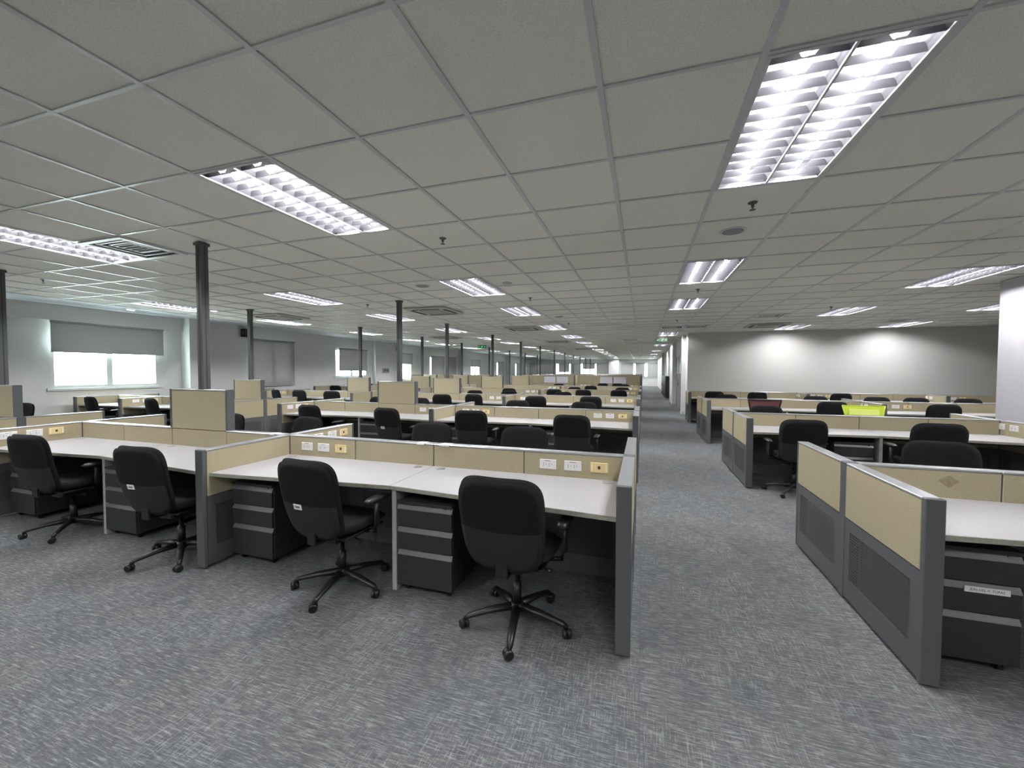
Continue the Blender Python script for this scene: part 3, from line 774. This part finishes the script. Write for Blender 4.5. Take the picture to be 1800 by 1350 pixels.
# ---- right-hand rows
def right_label(s): return s
DWR = make_desk(1.48 - .042, -1); DGR = make_desk(1.48 - .042, 1); add_gable(DGR, 1.438/2 - .017)
index_children()
for k, y in enumerate(YR):
    rn = ROWN[k]; nm = {0: 1, 1: 1, 2: 2, 3: 3}[k]
    single = (k == 3)
    for mo in range(nm):
        xl = XR + mo * 4 * PR
        outs = [('-y', xl + .35)] if mo else []
        spine(xl + 4 * PR, 4, PR, y, 'low beige partition run of the %s right-hand row, %s module from the aisle' % (rn, ORD[mo]), (), False, outs, group='right-hand partition runs', stain=(k == 0 and mo == 0))
        for q in (0, 1):
            cx = xl + PR + q * 2 * PR
            put(DGR if q == 0 else DWR, (cx + (.019 if q == 0 else -.019), y - PT/2 - .002, 0), 0, 'white desk, near side of the %s right-hand row, %s from the aisle' % (rn, ORD[mo * 2 + q]), 'right-hand desks')
            if not single: put(DWR if q == 0 else DGR, (cx + (.019 if q == 0 else -.019), y + PT/2 + .002, 0), PI, 'white desk, far side of the %s right-hand row, %s from the aisle' % (rn, ORD[mo * 2 + q]), 'right-hand desks')
    cross(XR, y, 'aisle end partition of the %s right-hand row' % rn, b=0 if single else DB, group='right-hand dividers')
    for mo in range(nm):
        xx = XR + (mo + 1) * 4 * PR
        cross(xx, y, '%s divider from the aisle across the %s right-hand row' % (ORD[mo], rn), b=0 if single else DB, outs=(('-x', -.25),), group='right-hand dividers')
pd = put(PD, (XR + .255, YR[0] - .37, 0), 0, 'dark pedestal with a white name sticker, under the nearest right-hand desk', 'right-hand pedestals')
st = MB().box(-.02, .155, -.2535, -.2505, .386 + .017, .417 + .015).build('name_sticker', M_paper, pd); st['label'] = 'white name sticker'
tx = bpy.data.curves.new('sticker_text', 'FONT'); tx.body = 'JUN DEL V. TUPAS'; tx.size = .0165; tx.align_x = 'CENTER'; tx.align_y = 'CENTER'; tx.extrude = .0002
to = bpy.data.objects.new('tmp', tx); COL.objects.link(to); bpy.context.view_layer.update()
me = bpy.data.meshes.new_from_object(to.evaluated_get(bpy.context.evaluated_depsgraph_get())); bpy.data.objects.remove(to)
me.materials.clear(); me.materials.append(M_ink)
to = bpy.data.objects.new('lettering', me); COL.objects.link(to); to.parent = st; to.location = (.0675, -.2542, .418); to.rotation_euler = (PI/2, 0, 0)
put(PD, (XR + 2 * PR - .29, YR[1] - .37, 0), 0, 'dark pedestal beside the gable leg of the second right-hand row', 'right-hand pedestals')

# paper tags clipped on the caps
for k, (x, y, s, lab) in enumerate([(-3.32, Y0, .06, 'white paper tag folded over the front partition, leftmost'), (-1.735, Y0, .07, 'white paper tag folded over the front partition, middle'), (-1.52, Y0, .085, 'white paper tag folded over the front partition, right'),
                                  (-2.0, Y0 + PIT, .06, 'white paper tag folded over the second left-hand partition')]):
    t = thing('paper_tag', lab, 'paper', (x, y, PH), random.uniform(-.03, .03), 'paper tags on the partitions')
    MB().box(-s/2, s/2, -.05, .03, .0005, .002).build('flap', M_paper, t)
    MB().box(-s/2, s/2, -.052, -.05, -.012, .002).build('fold', M_paper, t)

# ------------------------------------------------------------------ chairs
def pad(bm_, W, H, thick, n=4.2, N_=14, curve=None, taper=0.0, mi=0):
    """rounded slab in local (u,v), thickness along w; curve(u,v)->w offset"""
    def P(a, b, s):
        m_ = max(abs(a), abs(b))
        if m_ < 1e-6: u = v = 0.0
        else:
            th = math.atan2(b, a); c, s_ = abs(math.cos(th)), abs(math.sin(th))
            rr = (c ** n + s_ ** n) ** (-1 / n)
            u, v = m_ * rr * math.cos(th), m_ * rr * math.sin(th)
        ww = thick / 2 * max(0.0, 1 - m_ ** 7) ** .5 * s
        uu = u * W / 2 * (1 + taper * v)
        vv = v * H / 2
        return uu, vv, ww + (curve(uu, vv) if curve else 0)
    g = {}
    for s in (1, -1):
        for i in range(N_ + 1):
            for j in range(N_ + 1):
                a, b = -1 + 2 * i / N_, -1 + 2 * j / N_
                edge = i in (0, N_) or j in (0, N_)
                if edge and s == -1: g[(s, i, j)] = g[(1, i, j)]; continue
                g[(s, i, j)] = bm_.verts.new(P(a, b, s))
        for i in range(N_):
            for j in range(N_):
                q = [g[(s, i, j)], g[(s, i + 1, j)], g[(s, i + 1, j + 1)], g[(s, i, j + 1)]]
                f = bm_.faces.new(q); f.smooth = True; f.material_index = mi
def backcurve(u, v): return 0.55 * u * u + .35 * (v - .02) ** 2 * 1.0 + (.10 * v)
BX = Matrix(((1, 0, 0, 0), (0, 0, 1, 0), (0, 1, 0, 0), (0, 0, 0, 1)))   # (u,v,w)->(x, y=w, z=v)
def make_chair(kind='task', base_rot=0.0, tagged=False):
    t = thing('office_chair', 'x', 'chair')
    # seat
    b = MB(); pad(b.bm, .49, .47, .075, 3.6, 12, lambda u, v: .25 * u * u - (.35 * max(0, v - .12) ** 1.6 if v > .12 else 0)); b.xf(Matrix.Translation((0, .02, .46)))
    b.build('seat', M_black, t)
    b = MB(); b.box(-.2, .2, -.17, .19, .405, .425, .008); b.build('seat_pan', M_plastic, t)
    if kind == 'task':
        # local frame of the back: origin at its centre, leaning back
        Bm = Matrix.Translation((0, -.268, .68)) @ Matrix.Rotation(math.radians(13), 4, 'X')
        b = MB(); pad(b.bm, .475, .55, .055, 4.4, 18, lambda u, v: .62 * u * u + .30 * v * v - .012, .055); b.xf(Bm @ BX)
        b.build('backrest', M_black, t)
        b = MB(); pad(b.bm, .46, .535, .018, 4.4, 16, lambda u, v: .62 * u * u + .30 * v * v - .042, .055)
        # two-tone rear shell: lower plastic cover, upper fabric
        bmesh.ops.bisect_plane(b.bm, geom=b.bm.verts[:] + b.bm.edges[:] + b.bm.faces[:], plane_co=(0, -.01, 0), plane_no=(0, 1, 0))
        for f in b.bm.faces:
            f.material_index = 1 if f.calc_center_median().y > -.01 else 0
        b.xf(Bm @ BX); b.build('rear_shell', [M_shell, M_black], t)
        b = MB().box(-.035, .035, -.25, -.08, .385, .405, .004).box(-.035, .035, -.262, -.24, .39, .50, .004); b.build('back_bracket', M_plastic, t)
        if tagged:
            tg = MB().box(-.033, .033, -.002, .001, -.018, .018).xf(Bm @ Matrix.Translation((-.045, -.0545, -.02)) @ Matrix.Rotation(0, 4, 'X')).build('asset_tag', M_paper, t); tg['label'] = 'small white asset tag'
            MB().box(-.017, .02, -.003, -.0022, -.007, .007).box(-.027, -.023, -.003, -.0022, -.007, .01).xf(Bm @ Matrix.Translation((-.045, -.0545, -.02))).build('print', mat('tag_print', (.18, .18, .18), .8), tg)
        armz = .645
        for s in (-1, 1):
            a = MB().tube([(s * .2, .02, .41), (s * .265, .02, .42), (s * .285, .02, .47), (s * .285, .02, armz - .01)], [(.02, .012), (.022, .012), (.024, .013), (.02, .012)], 8).build('armrest', M_plastic, t)
            p_ = MB(); pad(p_.bm, .075, .25, .032, 3.5, 8, lambda u, v: -.3 * v * v); p_.xf(Matrix.Translation((s * .285, .03, armz))); p_.build('arm_pad', M_plastic, a)
    else:
        cloth = M_lime if kind == 'lime' else M_red
        Bm = Matrix.Translation((0, -.26, .76)) @ Matrix.Rotation(math.radians(12), 4, 'X')
        wt, wb, hh = .27, .19, .21
        fr = MB(); zt, zb = hh, -hh
        def cv(u): return .45 * u * u
        corner = [(-wb, zb), (wb, zb), (wt, zt), (-wt, zt)]
        for (a, c), (a2, c2) in zip(corner, corner[1:] + corner[:1]):
            pts = [(a + (a2 - a) * q / 6, cv(a + (a2 - a) * q / 6), c + (c2 - c) * q / 6) for q in range(7)]
            fr.tube(pts, .014 if kind == 'red' else .008, 8)
        fr.xf(Bm); fr.build('back_frame', M_plastic if kind == 'red' else M_lime, t)
        cl = MB(); n_ = 8
        for i in range(n_):
            for s_ in (-.003, .003):
                f0, f1 = -1 + 2 * i / n_, -1 + 2 * (i + 1) / n_
                cl.quad([(f0 * wb, cv(f0 * wb) + s_, zb), (f1 * wb, cv(f1 * wb) + s_, zb), (f1 * wt, cv(f1 * wt) + s_, zt), (f0 * wt, cv(f0 * wt) + s_, zt)])
        cl.xf(Bm); bk = cl.build('mesh_back', cloth, t)
        if kind == 'lime':
            MB().box(-.19, .19, .040, .046, .06, .15, .003).xf(Bm).build('head_pad', M_lime2, bk)
        MB().tube([(0, -.10, .40), (0, -.26, .41), (0, -.31, .5), (0, -.30, .62)], [(.03, .012)] * 4, 10).build('back_bracket', M_plastic, t)
    MB().box(-.07, .07, -.12, .09, .345, .405, .012).build('seat_mechanism', M_plastic, t)
    MB().tube([(.06, -.02, .375), (.19, -.04, .372), (.22, -.045, .37)], [.006, .006, (.02, .01)], 8).build('lever', M_plastic, t)
    MB().lathe((0, 0, 0), [(.026, .12), (.026, .25), (.015, .25), (.015, .35)], 16).build('gas_lift', M_plastic, t)
    sb = MB().lathe((0, 0, 0), [(.035, .075), (.045, .085), (.045, .115), (.034, .13)], 16)
    cs = []
    for q in range(5):
        a = math.radians(base_rot + q * 72); ca, sa = math.cos(a), math.sin(a)
        sb.tube([(.03 * ca, .03 * sa, .105), (.16 * ca, .16 * sa, .095), (.29 * ca, .29 * sa, .072), (.31 * ca, .31 * sa, .055)], [(.028, .024), (.025, .018), (.020, .014), (.014, .012)], 8)
        cs.append((a, ca, sa))
    base = sb.build('star_base', M_plastic, t)
    for a, ca, sa in cs:
        c = MB()
        R_ = Matrix.Translation((.31 * ca, .31 * sa, 0)) @ Matrix.Rotation(a + .5, 4, 'Z')
        for s in (-1, 1):
            c.lathe((s * .013, -.008, .0265), [(.020, -.011), (.0265, -.007), (.0265, .007), (.020, .011)], 14, axis='x')
        c.tube([(0, 0, .03), (0, 0, .068)], .007, 8); c.box(-.006, .006, -.024, .012, .026, .05, .004)
        c.xf(R_); c.build('caster', M_plastic, base)
    return t
CHR = {}
def chair(key, x, y, rz, label, group, kind='task', base_rot=0.0, tagged=False):
    kk = (kind, round(base_rot), tagged)
    if kk not in CHR:
        CHR[kk] = make_chair(kind, base_rot, tagged); index_children()
        c = CHR[kk]; c.location = (x, y, 0); c.rotation_euler = (0, 0, rz); c['label'] = label; c['group'] = group
    else: c = dup(CHR[kk], (x, y, 0), rz, label, group)
    return c
D_ = math.radians
# the four chairs in front
chair('a', -.70, 2.28, D_(-2), 'black office chair at the front desk nearest the aisle, back turned', 'chairs at the front left-hand desks', base_rot=282)
chair('b', -1.98, 2.30, D_(-4), 'black office chair with white tag at the front row, second from aisle', 'chairs at the front left-hand desks', base_rot=283, tagged=True)
chair('c', -3.53, 2.27, D_(4), 'black office chair with white tag at the front row, third from aisle', 'chairs at the front left-hand desks', base_rot=248, tagged=True)
chair('d', -5.06, 2.33, D_(4), 'black office chair at the front row, fourth from the aisle', 'chairs at the front left-hand desks', base_rot=235)
# (row index, side, x of back, y of back)
SE = [(0, 'f', -1.108, 3.767), (0, 'f', -2.133, 3.66), (0, 'f', -3.786, 3.73), (0, 'f', -5.05, 3.83),
      (1, 'n', -5.17, 5.237), (1, 'n', -3.671, 5.187), (1, 'n', -2.307, 5.237), (1, 'n', -.861, 5.1),
      (1, 'f', -2.25, 7.3), (2, 'n', -2.27, 8.737), (1, 'f', -1.00, 7.38), (2, 'n', -1.089, 8.95), (2, 'n', -3.87, 8.95),
      (2, 'f', -2.053, 10.77), (3, 'n', -1.72, 12.3), (3, 'n', -.688, 12.387), (3, 'f', -.66, 14.33), (4, 'n', -1.916, 15.787), (4, 'f', -3.56, 17.7), (4, 'f', -.762, 17.85),
      (5, 'n', -1.13, 19.387), (5, 'n', -1.80, 19.387), (3, 'n', -4.138, 12.487), (2, 'f', -3.588, 10.9), (1, 'f', -5.348, 7.25), (1, 'f', -4.35, 7.35),
      (2, 'n', -4.57, 8.687), (2, 'f', -4.622, 10.8), (4, 'n', -5.83, 15.8), (3, 'n', -2.6, 12.3), (3, 'f', -2.3, 14.4)]
cnt = {}
SE2 = sorted(SE, key=lambda s: (s[0], s[1], -s[2]))
for (k, sd, x, y) in SE2:
    n_ = cnt.get((k, sd), 0); cnt[(k, sd)] = n_ + 1
    rz = (0 if sd == 'n' else PI) + random.uniform(-.16, .16)
    off = .325
    yk = Y0 + k * PIT
    y = max(y, yk + .90) if sd == 'f' else min(y, yk - .92)
    cx = x + (-math.sin(rz)) * off; cy = y + math.cos(rz) * off
    lab = 'black office chair on the %s side of the %s left-hand row, %s from aisle' % ('near' if sd == 'n' else 'far', ROWN[k], ORD[n_])
    chair('s', cx, cy, rz, lab, 'chairs in the left-hand rows', base_rot=282 if (n_ % 2) else 235, tagged=(k == 1 and sd == 'n' and abs(x + 3.671) < .01))
# window block
for k, (x, y, rz, lab) in enumerate([(-11.05, 5.40, -.1, 'black office chair by the nearest window, left of two'), (-9.35, 5.5, -.15, 'black office chair by the nearest window, right of two'), (-9.93, 3.98, 3.3, 'black office chair leaning behind the leftmost low partition'),
                                    (-10.24, 9.2, -.3, 'black office chair at the third window-side row, leftmost of three'), (-9.38, 9.2, .0, 'black office chair at the third window-side row, middle of three'), (-8.15, 9.1, .2, 'black office chair at the third window-side row, rightmost of three'),
                                    (-11.1, 12.6, .1, 'black office chair at the fourth window-side row under the blind')]):
    cx = x - math.sin(rz) * .3; cy = y + math.cos(rz) * .3
    chair('w', cx, cy, rz, lab, 'window-side chairs', base_rot=235)
# right block
SR = [(0, 'f', 2.25, 3.98), (1, 'n', 3.058, 5.55), (1, 'n', 1.78, 5.47), (1, 'f', 1.913, 7.45), (2, 'n', 3.351, 8.95), (2, 'n', 4.92, 8.85), (2, 'f', 1.927, 10.83), (2, 'f', 4.90, 10.85), (2, 'f', 5.588, 10.93), (2, 'f', 6.45, 10.85), (2, 'f', 3.76, 10.85),
      (3, 'n', 1.906, 12.5), (3, 'n', 2.966, 12.5), (3, 'n', 4.86, 12.5)]
cnt = {}
for (k, sd, x, y) in sorted(SR, key=lambda s: (s[0], s[1], s[2])):
    n_ = cnt.get((k, sd), 0); cnt[(k, sd)] = n_ + 1
    rz = (0 if sd == 'n' else PI) + random.uniform(-.12, .12)
    y = max(y, YR[k] + .90) if sd == 'f' else min(y, YR[k] - .92)
    cx = x + (-math.sin(rz)) * .325; cy = y + math.cos(rz) * .325
    lab = 'black office chair on the %s side of the %s right-hand row, %s from aisle' % ('near' if sd == 'n' else 'far', ROWN[k], ORD[n_])
    chair('r', cx, cy, rz, lab, 'chairs in the right-hand rows', base_rot=282 if (n_ % 2) else 235)
chair('red', 2.22, 9.05, -.08, 'mesh-backed office chair with dull red back in black frame, third right-hand row', 'mesh-backed chairs', kind='red')
chair('lime', 3.27, 7.45, PI - .05, 'mesh-backed office chair with bright lime green back, behind the second right-hand partition', 'mesh-backed chairs', kind='lime')
